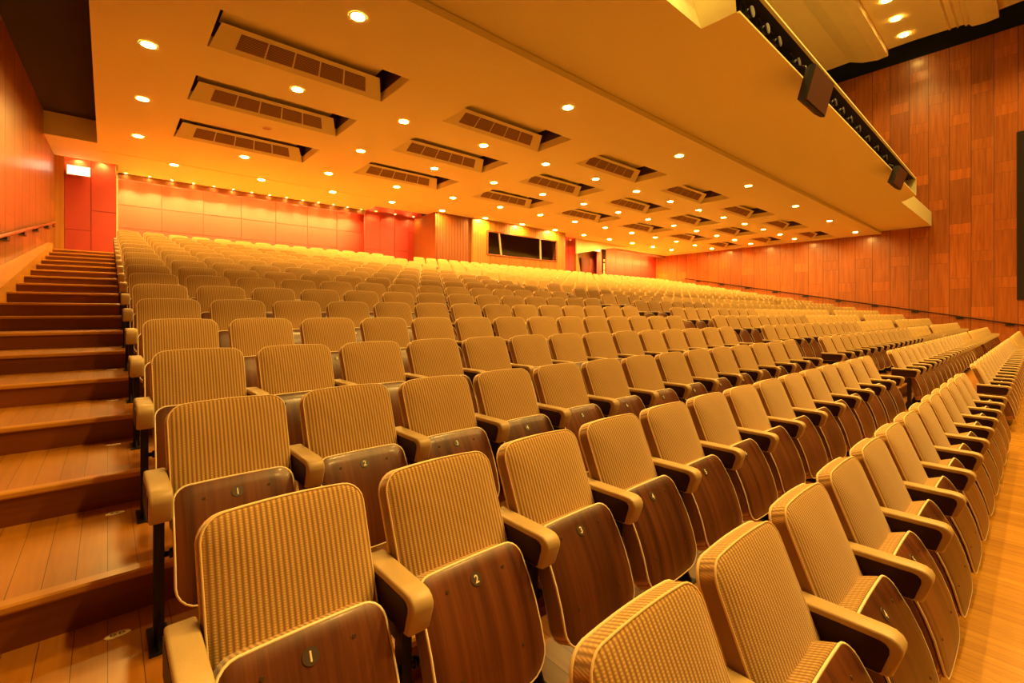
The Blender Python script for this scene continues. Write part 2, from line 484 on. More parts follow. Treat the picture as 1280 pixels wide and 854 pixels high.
BADGE = {}
def badge_mesh(n):
    if n in BADGE: return BADGE[n]
    b = MB(); s0 = .374
    c = ppos(0, s0, 0.0)
    t = (ppos(0, s0 + .02, 0) - ppos(0, s0 - .02, 0)).normalized(); nn = Vector((0, -t.z, t.y))
    b.loops([[c + (Vector((1, 0, 0)) * math.cos(a * PI / 12) + t * math.sin(a * PI / 12)) * .0225 + nn * d for a in range(24)] for d in (-.002, .002)], mat=0)
    V, F = text_faces(str(n), .036, .9)
    k = len(b.v)
    b.v += [tuple(c + Vector((1, 0, 0)) * x + t * y + nn * .0027) for x, y in V]
    for f in F: b.f.append(tuple(k + i for i in f)); b.m.append(1); b.sm.append(False)
    me = b.mesh('number_badge', [M['badge'], M['white']]); BADGE[n] = me
    return me

CA = math.radians(48.897)
def proj(x, y, z):
    c, s = math.cos(CA), math.sin(CA)
    F = x * c + y * s; Rr = x * s - y * c
    if F < .05: return None
    return 640 + 579.386 * Rr / F, 392.05 - 579.386 * (z - ZO) / F, F

CH = []
for k in range(NROW):
    for bi, (x0, n) in enumerate(BLK):
        for i in range(n):
            x = x0 + PITCH * (i + .5); y = nose(k) + OFF; z = fz(k)
            if bi == 0 and k == 0 and i == 0: continue
            p = proj(x, y + .15, z + .7)
            if not p: continue
            inside = -60 < p[0] < 1340
            CH.append((0 if inside else 1, p[2], k, bi, i, x, y, z))
CH.sort()
near, far = CH[:298], CH[298:]
BN_ = ['', 'middle block', 'far block']
def chair_label(k, bi, i, n):
    row = 'front row' if k == 0 else ORD[k + 1] + ' row from front'
    if bi == 0: return f'tan ribbed fold-up theatre seat, {row}, {ORD[i + 1]} from the stepped aisle'
    if bi == 1: return f'tan fold-up theatre seat, {row}, {ORD[i + 1]} beyond the first gap'
    return f'tan fold-up theatre seat, {row}, {ORD[i + 1]} beyond the second gap'

for rank, (_, F, k, bi, i, x, y, z) in enumerate(near):
    t = thing('theatre_chair', chair_label(k, bi, i, 0), 'chair', (x, y, z), f'seats of the {"front" if k == 0 else ORD[k + 1]} row')
    first = i == 0
    if F < 7.2:
        b = part('backrest', D['backrest'], t); part('piping', D['piping'], b)
        c = part('seat_cushion', D['cushion'], t)
        p = part('seat_pan', D['pan'], t); part('edge_trim', D['trim'], p)
        if F < 3.2:
            for me in SCREW: part('screw', me, p)
        part('number_badge', badge_mesh(i + 1), p)
        a = part('armrest', D['arm'], t, (HALF, 0, 0)); part('side_panel', D['armside'], a)
        part('post', D['post'], t, (HALF, 0, 0)); 
        for me in D['rod']: part('hinge_rod', me, t)
        if first:
            a = part('armrest', D['arm'], t, (-HALF, 0, 0)); part('side_panel', D['armside'], a)
            part('post', D['post'], t, (-HALF, 0, 0))
    else:
        part('backrest', D['mid_back'], t); part('seat', D['mid_seat'], t)
        part('armrest', D['mid_arm'], t, (HALF, 0, 0)); part('post', D['post'], t, (HALF, 0, 0))
        if first:
            part('armrest', D['mid_arm'], t, (-HALF, 0, 0)); part('post', D['post'], t, (-HALF, 0, 0))

# the hundreds of seats beyond, one object
def lowchair():
    bb, O = backrest_mb(2, False, True)
    pb = MB(); O2 = outline(.219, .222, PH, .055, .075, 2)
    pb.loops([[ppos(x, s, d) for x, s in scale_loop(O2, f, PH)] for f, d in ((1, -.09), (1, -.002), (.985, 0), (.5, 0))])
    ab = MB(); ab.prism([(y - OFF, zz) for y, zz in (ARM[0], ARM[1], ARM[3], ARM[4], ARM[6], ARM[8], ARM[9])], -.037, .037)
    out = []
    for src, mi in ((bb, 0), (pb, 1), (ab, 2)):
        out.append((src.v, src.f, mi, src.sm))
    return out
low = lowchair()
fb = MB()
for (_, F, k, bi, i, x, y, z) in far:
    for V, Fc, mi, sm in low:
        for dx in ((HALF, -HALF) if mi == 2 and i == 0 else ((HALF,) if mi == 2 else (0,))):
            n = len(fb.v)
            fb.v += [(v[0] + x + dx, v[1] + y, v[2] + z) for v in V]
            fb.f += [tuple(n + q for q in f) for f in Fc]; fb.m += [mi] * len(Fc); fb.sm += sm
    n = len(fb.v); fb.box(x + HALF - .017, x + HALF + .017, y - .03, y + .02, z, z + .5, 3)
me = fb.mesh('theatre_chair_rows', [M['fabric_far'], M['walnut'], M['vinyl'], M['black']])
o = bpy.data.objects.new('theatre_chair_rows', me); COL.objects.link(o)
tag(o, 'the many far tan fold-up seats filling the upper rows below the rear walls', 'chairs', None, 'stuff')

# ------------------------------------------------------------------ floor and steps
b = MB(); b.box(-2.6, XR, -9, nose(1) - .03, -.2, .035); struct(b.build('floor', M['parquet']))
for k in range(1, KTOP + 1):
    y0 = nose(k); y1 = nose(k + 1) if k < KTOP else YB + 1.6
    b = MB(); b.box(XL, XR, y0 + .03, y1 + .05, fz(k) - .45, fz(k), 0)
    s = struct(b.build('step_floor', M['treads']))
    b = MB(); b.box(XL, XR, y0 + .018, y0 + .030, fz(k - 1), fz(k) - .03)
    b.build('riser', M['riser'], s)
    b = MB(); b.prism([(y0, fz(k) - .024), (y0 + .005, fz(k) - .032), (y0 + .0305, fz(k) - .032), (y0 + .062, fz(k) - .004), (y0 + .062, fz(k) + .003), (y0 + .008, fz(k) + .003), (y0, fz(k) - .004)], XL, XR)
    b.build('nosing', M['nosing'], s)

for k, txt in ((2, 'DD'), (3, 'EE'), (4, 'FF'), (5, 'GG'), (6, 'HH')):
    pq = thing('row_plaque', f'small oval ivory plaque lettered {txt} on a step beside the seats', 'plaque', (.03, nose(k) + .80, fz(k)), 'row plaques on the steps')
    b = MB()
    b.loops([[(.041 * f * math.cos(a * PI / 16), .021 * f * math.sin(a * PI / 16), zz) for a in range(32)] for f, zz in ((1, 0), (1, .003), (.94, .005))])
    b.build('plate', M['plaque'], pq)
    V, F = text_faces(txt[0] + ' ' + txt[1], .023, 1.15)
    b = MB(); b.v = [(x, y, .0062) for x, y in V]; b.f = list(F); b.m = [0] * len(F); b.sm = [False] * len(F)
    b.build('lettering', M['ink'], pq)

# ------------------------------------------------------------------ walls
ZT = 14.25 + ZO
def wl(y): return -1.42 + (y - 12) * (.25 / 7.2)      # the stair-side wall, slightly splayed
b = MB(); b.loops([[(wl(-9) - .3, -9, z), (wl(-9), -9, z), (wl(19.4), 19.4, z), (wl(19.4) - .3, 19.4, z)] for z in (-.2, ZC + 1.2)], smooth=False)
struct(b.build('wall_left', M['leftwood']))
b = MB(); b.box(XR, XR + .3, -9, YB + .5, -.3, ZT); struct(b.build('wall_right', M['wallwood']))
# sloping skirting beside the steps
b = MB(); ya, yb = nose(1), nose(KTOP) + .1
def lp(x_of): return [(x_of(ya), ya, fz(0)), (x_of(ya), ya, fz(1) + .12), (x_of(yb), yb, fz(KTOP) + .16), (x_of(yb), yb, fz(KTOP - 1)),]
b.loops([lp(lambda y: wl(y) + .0), lp(lambda y: XL)], smooth=False); struct(b.build('baseboard_left', M['stringer']))
b = MB(); b.box(wl(19.2) - .05, -.98, 19.15, 19.4, fz(KTOP), ZC + .4); struct(b.build('trim_1', M['boothwood']))

def handrail(name, label, x, side, y0, z0, y1, z1, nb, rm='rail'):
    h = thing(name, label, 'handrail', (0, 0, 0))
    b = MB(); d = (z1 - z0) / (y1 - y0)
    pts = [(x(y0), y0, z0)] + [(x(y0 + (y1 - y0) * i / 12), y0 + (y1 - y0) * i / 12, z0 + (z1 - z0) * i / 12) for i in range(1, 13)]
    pts += [(x(y1), y1 + .12, z1 + .01), (x(y1), y1 + .17, z1 - .03), (x(y1), y1 + .15, z1 - .09)]
    b.tube(pts, .034, 10); b.build('rail', M[rm], h)
    for i in range(nb):
        y = y0 + (y1 - y0) * (i + .5) / nb; z = z0 + d * (y - y0)
        b = MB(); b.box(min(x(y), x(y) - side * .10), max(x(y), x(y) - side * .10), y - .16, y + .16, z - .12, z - .028)
        b.build('bracket', M['black'], h)
    return h
handrail('handrail', 'brown wooden handrail on dark brackets along the stair-side wall', lambda y: wl(y) + .09, 1, 3., fz(4) - .12 + .75, 17.9, 2.45 + ZO + .05, 9)
handrail('handrail', 'long dark handrail sloping along the far panelled wall', lambda y: XR - .09, -1, .2, -.66 + ZO, 18.2, 2.70 + ZO, 10, 'armdark')

# ------------------------------------------------------------------ low ceiling with recessed vents
VX = [(1.30 + 4.80 * n, 4.53 + 4.80 * n) for n in range(7)]
VY = [(8.27, 9.55), (10.86, 12.20), (13.50, 15.0)]
holes = [(a, c, d, e) for a, c in VX for d, e in VY] + [(-3., -.21, 5., 16.95), (-3., .21, 19.02, 21.), (8.75, 24.3, 19.02, 21.)]
YF = 6.2
xs = sorted({-2.6, XR} | {v for h in holes for v in h[:2] if -2.6 < v < XR}); ys = sorted({YF, YB} | {v for h in holes for v in h[2:] if YF < v < YB})
b = MB()
for i in range(len(xs) - 1):
    for j in range(len(ys) - 1):
        mx, my = (xs[i] + xs[i + 1]) / 2, (ys[j] + ys[j + 1]) / 2
        if any(h[0] < mx < h[1] and h[2] < my < h[3] for h in holes): continue
        b.face([(xs[i], ys[j], ZC), (xs[i], ys[j + 1], ZC), (xs[i + 1], ys[j + 1], ZC), (xs[i + 1], ys[j], ZC)])
b.face([(-.21, YF, ZC), (XR, YF, ZC), (XR, YF, ZC + .13), (-.21, YF, ZC + .13)])
b.face([(-.21, YF, ZC + .13), (XR, YF, ZC + .13), (XR, YF + .4, ZC + .13), (-.21, YF + .4, ZC + .13)])
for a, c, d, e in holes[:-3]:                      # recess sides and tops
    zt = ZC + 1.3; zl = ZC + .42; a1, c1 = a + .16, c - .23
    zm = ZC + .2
    for za, zb, mi in ((ZC, zm, 0), (zm, zt, 1)):          # pale reveal; above it the deep recess's shade is put into the colour
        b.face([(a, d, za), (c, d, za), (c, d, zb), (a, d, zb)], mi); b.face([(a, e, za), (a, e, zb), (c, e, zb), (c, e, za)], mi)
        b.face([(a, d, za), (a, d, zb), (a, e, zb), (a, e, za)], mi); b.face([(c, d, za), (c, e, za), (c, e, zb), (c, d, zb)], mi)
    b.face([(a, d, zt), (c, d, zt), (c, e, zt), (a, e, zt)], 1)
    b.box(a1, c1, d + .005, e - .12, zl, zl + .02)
b.face([(-.21, YF, ZC), (-.21, 16.95, ZC), (-.21, 16.95, ZC + .62), (-.21, YF, ZC + .62)])
b.face([(-2.6, 16.95, ZC), (-.21, 16.95, ZC), (-.21, 16.95, ZC + .62), (-2.6, 16.95, ZC + .62)])
for h in holes[-2:]:                                # upstands over the door bays
    x0, x1 = max(h[0], -2.6), h[1]
    b.face([(x0, 19.02, ZC), (x1, 19.02, ZC), (x1, 19.02, ZC + .8), (x0, 19.02, ZC + .8)])
    b.face([(x1, 19.02, ZC - .0), (x1, YB, ZC), (x1, YB, ZC + .8), (x1, 19.02, ZC + .8)])
    b.face([(x0, 19.02, ZC - .0), (x0, YB, ZC), (x0, YB, ZC + .8), (x0, 19.02, ZC + .8)])
struct(b.build('ceiling', [M['cream'], M['grillegap']]))
b = MB(); b.box(-2.6, -.21, -9, 16.95, ZC + .60, ZC + .66); struct(b.build('trim_ceiling_recess', M['dark'])); 
b = MB(); b.box(-2.6, .21, 19.05, 21, ZC + .75, ZC + .8); b.box(8.75, 24.3, 19.05, 21., ZC + .75, ZC + .8); struct(b.build('ceiling', M['dark']))
b = MB(); b.box(-.2, XR, 17.68, 17.72, ZC - .012, ZC + .01); struct(b.build('trim_2', M['cream']))

def vent_mb():
    pass
w = VX[0][1] - VX[0][0]
for j, (d, e) in enumerate(VY):
    for i, (a, c) in enumerate(VX):
        rowname = ('front row', 'middle row', 'back row')[j]
        v = thing('air_vent', f'slotted air vent in its ceiling recess, {rowname}, {ORD[i + 1]} from the stair-side wall', 'vent', ((a + c) / 2, e, ZC), 'air vents in the low ceiling')
        # sloping face from the back edge of the opening up into the recess
        h, run = .30, .38
        xb0, xb1, xt0, xt1 = -w / 2 + .03, w / 2 - .02, -w / 2 + .16, w / 2 - .22
        def fp(u, t, dd=0.):
            x = (xb0 + (xt0 - xb0) * t) * (1 - u) + (xb1 + (xt1 - xb1) * t) * u
            nl = math.hypot(h, run)
            return (x, -run * t - dd * h / nl, h * t - dd * run / nl)
        b = MB()
        b.loops([[fp(0, 0), fp(1, 0), fp(1, 1), fp(0, 1)], [(fp(0, 0)[0], 0.0, .02), (fp(1, 0)[0], 0., .02), (fp(1, 1)[0], -.02, h), (fp(0, 1)[0], -.02, h)]], smooth=False)
        b.build('housing', M['cream'], v)
        for g in range(5):
            u0 = .115 + g * .157; u1 = u0 + .147
            b = MB()
            def gp(u, t, dd): return fp(u0 + (u1 - u0) * u, .22 + .60 * t, dd)
            b.loops([[gp(0, 0, .001), gp(1, 0, .001), gp(1, 1, .001), gp(0, 1, .001)], [gp(0, 0, .004), gp(1, 0, .004), gp(1, 1, .004), gp(0, 1, .004)]], mat=1, smooth=False)
            ns = 10 if i < 3 else 6
            for q in range(ns):
                t0 = q / ns; t1 = t0 + .55 / ns
                b.loops([[gp(0, t0, .004), gp(1, t0, .004), gp(1, t1, .004), gp(0, t1, .004)], [gp(0, t0, .012), gp(1, t0, .012), gp(1, t1, .009), gp(0, t1, .009)]], mat=0, smooth=False)
            b.build('grille', [M['grille'], M['grillegap']], v)

# ------------------------------------------------------------------ downlights
def lens(r, z=0.): 
    b = MB(); b.loops([[(r * f * math.cos(a * PI / 12), r * f * math.sin(a * PI / 12), z - dz) for a in range(24)] for f, dz in ((.6, .004), (1, .001))], cap0=True, cap1=False, smooth=True); return b
def ringm(r0, r1, h):
    b = MB(); cs = [(math.cos(a * PI / 12), math.sin(a * PI / 12)) for a in range(24)]
    b.loops([[(r0 * c, r0 * s, 0.002) for c, s in cs], [(r0 * c, r0 * s, -h * .5) for c, s in cs], [((r0 + r1) / 2 * c, (r0 + r1) / 2 * s, -h) for c, s in cs], [(r1 * c, r1 * s, -h * .3) for c, s in cs], [(r1 * c, r1 * s, .002) for c, s in cs]], cap0=False, cap1=False)
    return b
D['offlens'] = finish(lens(.105), 'lens', M['grille']); D['lens'] = finish(lens(.105), 'lens', M['lamp']); D['ring'] = finish(ringm(.10, .135, .012), 'trim_ring', M['ring'])
def lampflip(me):          # lens faces look down
    me.flip_normals(); return me
rows_ = [(7.05, [2.95 + 4.87 * n for n in range(7)]), (10.17, [.53 + 2.435 * n for n in range(14)]), (12.82, [.57 + 2.44 * n for n in range(14)]),
         (15.58, [.60 + 2.46 * n for n in range(14)]), (17.85, [1.57 + 2.455 * n for n in range(13)])]
for j, (y, X) in enumerate(rows_):
    for i, x in enumerate(X):
        if x > XR - .3: continue
        if j == 2 and i == 1:
            t = thing('downlight', 'unlit grey ceiling downlight between two air vents, third row, beside the glowing ones', 'downlight', (x, y, ZC - .004), 'downlights in the low ceiling')
            part('lens', D['offlens'], t); part('trim_ring', D['ring'], t); continue
        t = thing('downlight', f'round glowing ceiling downlight, {ORD[j + 1]} row from ceiling front edge, {ORD[i + 1]} from stair-side wall', 'downlight', (x, y, ZC - .004), 'downlights in the low ceiling')
        part('lens', D['lens'], t); part('trim_ring', D['ring'], t)

# ------------------------------------------------------------------ balcony front
ZS = 4.80 + ZO
fl = (7.53, 3.21); fr = (24.75, 3.42)
def fy(x): return fl[1] + (x - fl[0]) * (fr[1] - fl[1]) / (fr[0] - fl[0])
XA, XE = -2.6, 24.75
b = MB()
wx0, wx1, wy = 5.2, 7.54, 3.79                     # lit well cut into the soffit
def quad(p): b.face([(x, y, ZS) for x, y in p])
quad([(XA, YF + .3), (XR, YF + .3), (XR, 4.02), (25.6, 4.02), (XE, 4.02), (XA, 4.02)])
quad([(XA, 4.02), (wx0, 4.02), (wx0, fy(wx0)), (XA, fy(XA))])
quad([(wx0, 4.02), (wx1, 4.02), (wx1, wy), (wx0, wy)])
quad([(wx1, 4.02), (XE, 4.02), (XE, fy(XE)), (wx1, fy(wx1))])
quad([(XE, 4.02), (25.8, 4.02), (XE, fy(XE))])
zt = ZS + .75
b.face([(XR, 4.02, ZS), (25.8, 4.02, ZS), (25.8, 4.02, zt), (XR, 4.02, zt)])
b.face([(25.8, 4.02, ZS), (XE, fy(XE), ZS), (XE, fy(XE), zt), (25.8, 4.02, zt)])
b.face([(XE, fy(XE), ZS), (XE, fy(XE), zt), (XE, fy(XE) + .6, zt), (XE, fy(XE) + .6, ZS)])
# well
b.face([(wx0, wy, ZS), (wx1, wy, ZS), (wx1 - .25, wy + .35, zt + .8), (wx0, wy + .35, zt + .8)])
b.face([(wx1, wy, ZS), (wx1, fy(wx1), ZS), (wx1 - .25, fy(wx1), zt + .8), (wx1 - .25, wy + .35, zt + .8)])
b.face([(wx0, wy, ZS), (wx0, fy(wx0), ZS), (wx0, fy(wx0), zt + .8), (wx0, wy + .35, zt + .8)])
b.face([(wx0, wy + .35, zt + .8), (wx1 - .25, wy + .35, zt + .8), (wx1 - .25, fy(wx1), zt + .8), (wx0, fy(wx0), zt + .8)])
struct(b.build('ceiling', M['cream']))
for nm, x0, x1 in (('trim_3', wx1 + .05, XE), ('trim_4', XA, wx0 - .05)):
    b = MB()
    def P(x, dy, z): return (x, fy(x) + dy, z)
    def slab(d0, d1, z0, z1, m): b.loops([[P(x0, d0, z0), P(x1, d0, z0), P(x1, d1, z0), P(x0, d1, z0)], [P(x0, d0, z1), P(x1, d0, z1), P(x1, d1, z1), P(x0, d1, z1)]], mat=m, smooth=False)
    slab(-.03, .02, ZS - .005, ZS + .03, 0)       # lower lip
    slab(-.03, .03, ZS + .66, ZS + .70, 0); slab(.03, .50, ZS + .67, ZS + .69, 1)        # upper lip
    slab(.40, .45, ZS + .015, ZS + .68, 1)          # back of the slot
    slab(.02, .40, ZS + .01, ZS + .02, 1)
    b.box(x1 - .04, x1, fy(x1) - .03, fy(x1) + .5, ZS, ZS + .70, 0)
    struct(b.build(nm, [M['cream'], M['slot']]))

def spotcan(x, i):
    t = thing('stage_lantern', f'small dark stage lantern in the balcony slot, {ORD[i + 1]} along from the lit well', 'stage light', (x, fy(x) + .2, ZS + .36), 'stage lanterns in the balcony slot')
    b = MB(); b.cyl((0, -.14, 0), .085, .25, 16, 'Y'); b.cyl((0, -.16, 0), .095, .03, 16, 'Y'); b.build('can', M['black'], t)
    b = MB(); b.cyl((0, -.165, 0), .075, .006, 16, 'Y'); b.build('lens', M['gun'], t)
    b = MB(); b.tube([(-.11, 0, -.02), (-.11, 0, .18), (-.06, 0, .24), (.06, 0, .24), (.11, 0, .18), (.11, 0, -.02)], .012, 6); b.tube([(0, 0, .24), (0, 0, .31)], .015, 6); b.build('yoke', M['gun'], t)
for i, x in enumerate([8.3, 9.0, 9.6, 10.7, 13.4, 14.1, 14.9, 15.8, 16.9, 18.1, 19.4]): spotcan(x, i)

def loudspeaker(label, x0, x1, yt, zt_, yb_, zb_):
    t = thing('loudspeaker', label, 'loudspeaker', ((x0 + x1) / 2, yt, zt_ + ZO), 'loudspeakers on the balcony front')
    hw = (x1 - x0) / 2; dy, dz = yb_ - yt, zb_ - zt_; L_ = math.hypot(dy, dz); ny, nz = dz / L_, -dy / L_     # normal towards the hall, down
    if ny > 0: ny, nz = -ny, -nz
    def q(x, s, d): return (x, dy * s + ny * d, dz * s + nz * d)
    b = MB()
    LL = [[q(-hw * .86, 0.06, -.18), q(hw * .86, .06, -.18), q(hw * .86, .94, -.18), q(-hw * .86, .94, -.18)], [q(-hw, 0, -.08), q(hw, 0, -.08), q(hw, 1, -.08), q(-hw, 1, -.08)], [q(-hw, 0, 0), q(hw, 0, 0), q(hw, 1, 0), q(-hw, 1, 0)]]
    b.loops(LL, smooth=False); b.build('cabinet', M['slot'], t)
    b = MB(); e = .035
    b.loops([[q(-hw + e, e, 0), q(hw - e, e, 0), q(hw - e, 1 - e, 0), q(-hw + e, 1 - e, 0)], [q(-hw + e, e, .012), q(hw - e, e, .012), q(hw - e, 1 - e, .012), q(-hw + e, 1 - e, .012)]], smooth=False)
    b.build('front_grille', M['speaker'], t)
    b = MB()
    for x in (-hw * .6, hw * .6): b.tube([q(x, .2, -.17), (x, .24, .12), (x, .45, .22)], .018, 6)
    b.build('bracket', M['black'], t)
loudspeaker('brown loudspeaker hung over the balcony slot, larger one nearer the lit well', 10.14, 11.36, 2.85, 4.76, 3.02, 4.13)
loudspeaker('brown loudspeaker hung at the far end of the balcony slot', 19.04, 20.28, 3.0, 4.72, 3.18, 4.19)

# ------------------------------------------------------------------ high ceiling over the stalls
prof = [(12., 14.9), (8.6, 14.79), (7.51, 14.83), (6.9, 14.55), (6.16, 14.41), (5.72, 14.46), (5.72, 14.82), (4.5, 14.84), (3.26, 14.80), (3.2, 14.72), (3.14, 14.80), (2.95, 14.80), (2.9, 14.70), (2.84, 14.78), (2.66, 14.78), (2.6, 14.66), (2.5, 14.72),
        (2.37, 14.55), (1.89, 14.50), (1.42, 14.56), (1.42, 14.92), (.6, 14.98), (-1.5, 14.9), (-3., 14.6), (-3., 14.95), (-6, 14.98), (-9, 14.8)]
b = MB(); b.loops([[(-2.6, y, z + ZO) for y, z in prof], [(33., y, z + ZO) for y, z in prof]], closed=False, cap0=False, cap1=False, smooth=False)
b.loops([[(33., y, z + ZO) for y, z in prof], [(33., y, z + ZO + .12) for y, z in prof]], closed=False, cap0=False, cap1=False, smooth=False)
struct(b.build('ceiling', M['cream2']))
b = MB(); b.box(-2.6, XR + .3, -9, 12, ZT + 1.6, ZT + 1.7); b.box(XR + .28, XR + .32, -9, 12, ZT, ZT + 1.6); struct(b.build('ceiling', M['slot']))
D['hlens'] = finish(lens(.22), 'lens', M['hall']); D['hring'] = finish(ringm(.21, .26, .02), 'trim_ring', M['ring'])
for i, x in enumerate((27.75, 29.85, 31.9)):
    t = thing('hall_downlight', f'bright round downlight in the high hall ceiling, {("farthest from", "middle of three by", "closest to")[i]} the panelled wall', 'downlight', (x, 4.87, 14.83 + ZO - .02), 'downlights in the high ceiling')
    part('lens', D['hlens'], t); part('trim_ring', D['hring'], t)
# a dark opening in the far wall
b = MB(); b.box(XR - .06, XR + .01, -.9, .86, .68 + ZO, 9.0 + ZO); struct(b.build('door_1', M['void']))

# ------------------------------------------------------------------ rear walls
def panels(name, x0, x1, y, zs, nx, z_seams, mat, depth=.05):
    b = MB(); b.box(x0, x1, y + .03, y + .12, zs[0], zs[1], 1)
    zz = [zs[0]] + z_seams + [zs[1]]
    for i in range(nx):
        a, c = x0 + (x1 - x0) * i / nx, x0 + (x1 - x0) * (i + 1) / nx
        for j in range(len(zz) - 1): b.box(a + .008, c - .008, y, y + .04, zz[j] + .008, zz[j + 1] - .008, 0)
    return struct(b.build(name, [mat, M['redseam']]))
zf = fz(KTOP)
panels('wall_rear', .21, 9.05, YB, (zf, ZC + .3), 7, [2.97 + ZO, 3.76 + ZO], M['red'])
panels('wall_rear', 26.3, XR, YB, (zf, ZC + .3), 7, [2.97 + ZO, 3.76 + ZO], M['red'])
# staggered red doors
def red_bay(name, x0, x1, y, cols):
    b = MB(); b.box(x0, x1, y + .03, y + .1, zf, ZC + .8, 1)
    n = len(cols)
    for i, zz in enumerate(cols):
        a, c = x0 + (x1 - x0) * i / n, x0 + (x1 - x0) * (i + 1) / n
        q = [zf] + [z + ZO for z in zz] + [ZC + .78]
        for j in range(len(q) - 1): b.box(a + .008, c - .008, y, y + .04, q[j] + .008, q[j + 1] - .008, 0)
    return struct(b.build(name, [M['red'], M['redseam']]))
red_bay('door_2', -.98, .21, 19.32, [[2.55, 4.22], [3.18]])
red_bay('door_3', 8.80, 11.75, 20.25, [[2.95], [4.05], [3.0], [3.95]])
red_bay('door_4', 20.0, 23.4, 20.25, [[4.1], [3.0], [4.0], [4.2]])
b = MB(); b.box(.19, .25, 19.02, YB, 4.40 + ZO, ZC + .0); b.box(.205, .25, 19.3, YB, zf, ZC); struct(b.build('trim_5', M['cream']))
for nm, x0, x1 in (('trim_6', .25, 8.72), ('trim_7', 26.3, XR)):
    b = MB(); b.box(x0, x1, 20.06, 20.12, 4.46 + ZO, ZC - .002); struct(b.build(nm, M['valance']))
# projection room
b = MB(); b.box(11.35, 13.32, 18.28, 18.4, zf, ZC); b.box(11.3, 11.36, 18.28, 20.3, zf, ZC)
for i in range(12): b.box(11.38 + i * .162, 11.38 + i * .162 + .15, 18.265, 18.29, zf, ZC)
struct(b.build('wall_booth', M['boothshade']))
wx = (14.22, 19.12); wz = (2.97 + ZO, 4.07 + ZO)
b = MB()
def boards(x0, x1, z0, z1):
    b.box(x0, x1, 18.165, 18.26, z0, z1)
    n = max(1, round((x1 - x0) / .16)); wd = (x1 - x0) / n
    for i in range(n): b.box(x0 + i * wd + .006, x0 + (i + 1) * wd - .006, 18.15, 18.17, z0, z1)
boards(13.32, wx[0], zf, ZC); boards(wx[1], 19.92, zf, ZC); boards(wx[0], wx[1], zf, wz[0]); boards(wx[0], wx[1], wz[1], ZC)
b.box(19.88, 19.93, 18.16, 20.3, zf, ZC); b.box(13.30, 13.34, 18.16, 18.4, zf, ZC)
struct(b.build('wall_booth', M['boothwood']))
b = MB(); b.box(wx[0] - .3, wx[1] + .3, 20.0, 20.1, wz[0] - .6, ZC); b.box(wx[0] - .3, wx[1] + .3, 18.3, 20., wz[0] - .5, wz[0] - .4); b.box(wx[0] - .3, wx[1] + .3, 18.3, 20., wz[1] + .1, wz[1] + .2)
b.box(wx[0] - .35, wx[0] - .3, 18.3, 20., wz[0] - .5, wz[1] + .2); b.box(wx[1] + .3, wx[1] + .35, 18.3, 20., wz[0] - .5, wz[1] + .2)
struct(b.build('wall_booth_inside', M['dark']))
win = MB()
for x0, x1, z0, z1 in ((wx[0] - .06, wx[1] + .06, wz[0] - .06, wz[0]), (wx[0] - .06, wx[1] + .06, wz[1], wz[1] + .06), (wx[0] - .06, wx[0], wz[0], wz[1]), (wx[1], wx[1] + .06, wz[0], wz[1])):
    win.box(x0, x1, 18.08, 18.42, z0, z1)
wf = struct(win.build('window_1', M['rail']))
def tilt(x0, x1, y0, z0, y1, z1, th, mat, name):
    b = MB(); b.loops([[(x0, y0, z0), (x1, y0, z0), (x1, y0 + th, z0), (x0, y0 + th, z0)], [(x0, y1, z1), (x1, y1, z1), (x1, y1 + th, z1), (x0, y1 + th, z1)]], smooth=False); return b.build(name, mat, wf)
tilt(wx[0], wx[1], 18.40, wz[0], 18.17, wz[1], .01, M['glass'], 'pane')
for xa, xb_ in ((14.95, 15.30), (17.86, 18.15)):
    b = MB(); b.loops([[(xb_ - .03, 18.34, wz[0]), (xb_ + .03, 18.34, wz[0]), (xb_ + .03, 18.44, wz[0]), (xb_ - .03, 18.44, wz[0])], [(xa - .03, 18.10, wz[1]), (xa + .03, 18.10, wz[1]), (xa + .03, 18.2, wz[1]), (xa - .03, 18.2, wz[1])]], smooth=False)
    b.build('mullion', M['ring'], wf)
for i, x in enumerate((16.5, 18.55)):
    t = thing('desk_lamp', f'small bright lamp glowing low inside the projection window, {("near its middle", "near its far end")[i]}', 'lamp', (x, 18.95, wz[0] - .4), 'lamps inside the projection window')
    b = MB(); b.cyl((0, 0, 0), .07, .02, 16); b.tube([(0, 0, .02), (0, 0, .36), (0, -.05, .46)], .012, 6); b.build('stem', M['black'], t)
    b = MB(); b.cyl((0, -.08, .42), .11, .1, 16, r2=.04); b.build('shade', M['ring'], t)
    b = MB(); b.loops([[(.07 * math.sin(p * PI / 6) * math.cos(a * PI / 6), -.10 + .07 * math.sin(p * PI / 6) * math.sin(a * PI / 6), .44 + .07 * math.cos(p * PI / 6)) for a in range(12)] for p in (.3, 1, 2, 3, 4, 5, 5.7)]); b.build('bulb', M['desk'], t)
# entrance at the far end of the rear wall
b = MB()
b.loops([[(21.9, 19.0, 3.72 + ZO), (24.6, 19.0, 4.25 + ZO), (27.2, 19.0, ZC - .002), (21.9, 19.0, ZC - .002)], [(21.9, 19.1, 3.72 + ZO), (24.6, 19.1, 4.25 + ZO), (27.2, 19.1, ZC - .002), (21.9, 19.1, ZC - .002)]], smooth=False)
struct(b.build('wall_bulkhead', M['cream']))
b = MB(); b.loops([[(21.95, 19.1, zf), (22.6, 19.1, zf), (22.1, 19.1, 3.75 + ZO), (21.95, 19.1, 3.72 + ZO)], [(21.95, 19.3, zf), (22.6, 19.3, zf), (22.1, 19.3, 3.75 + ZO), (21.95, 19.3, 3.72 + ZO)]], smooth=False); struct(b.build('trim_8', M['boothwood']))
b = MB(); b.box(20.5, 28., 21.4, 21.5, zf, ZC + .5); struct(b.build('wall_entrance', M['boothshade']))
b = MB()
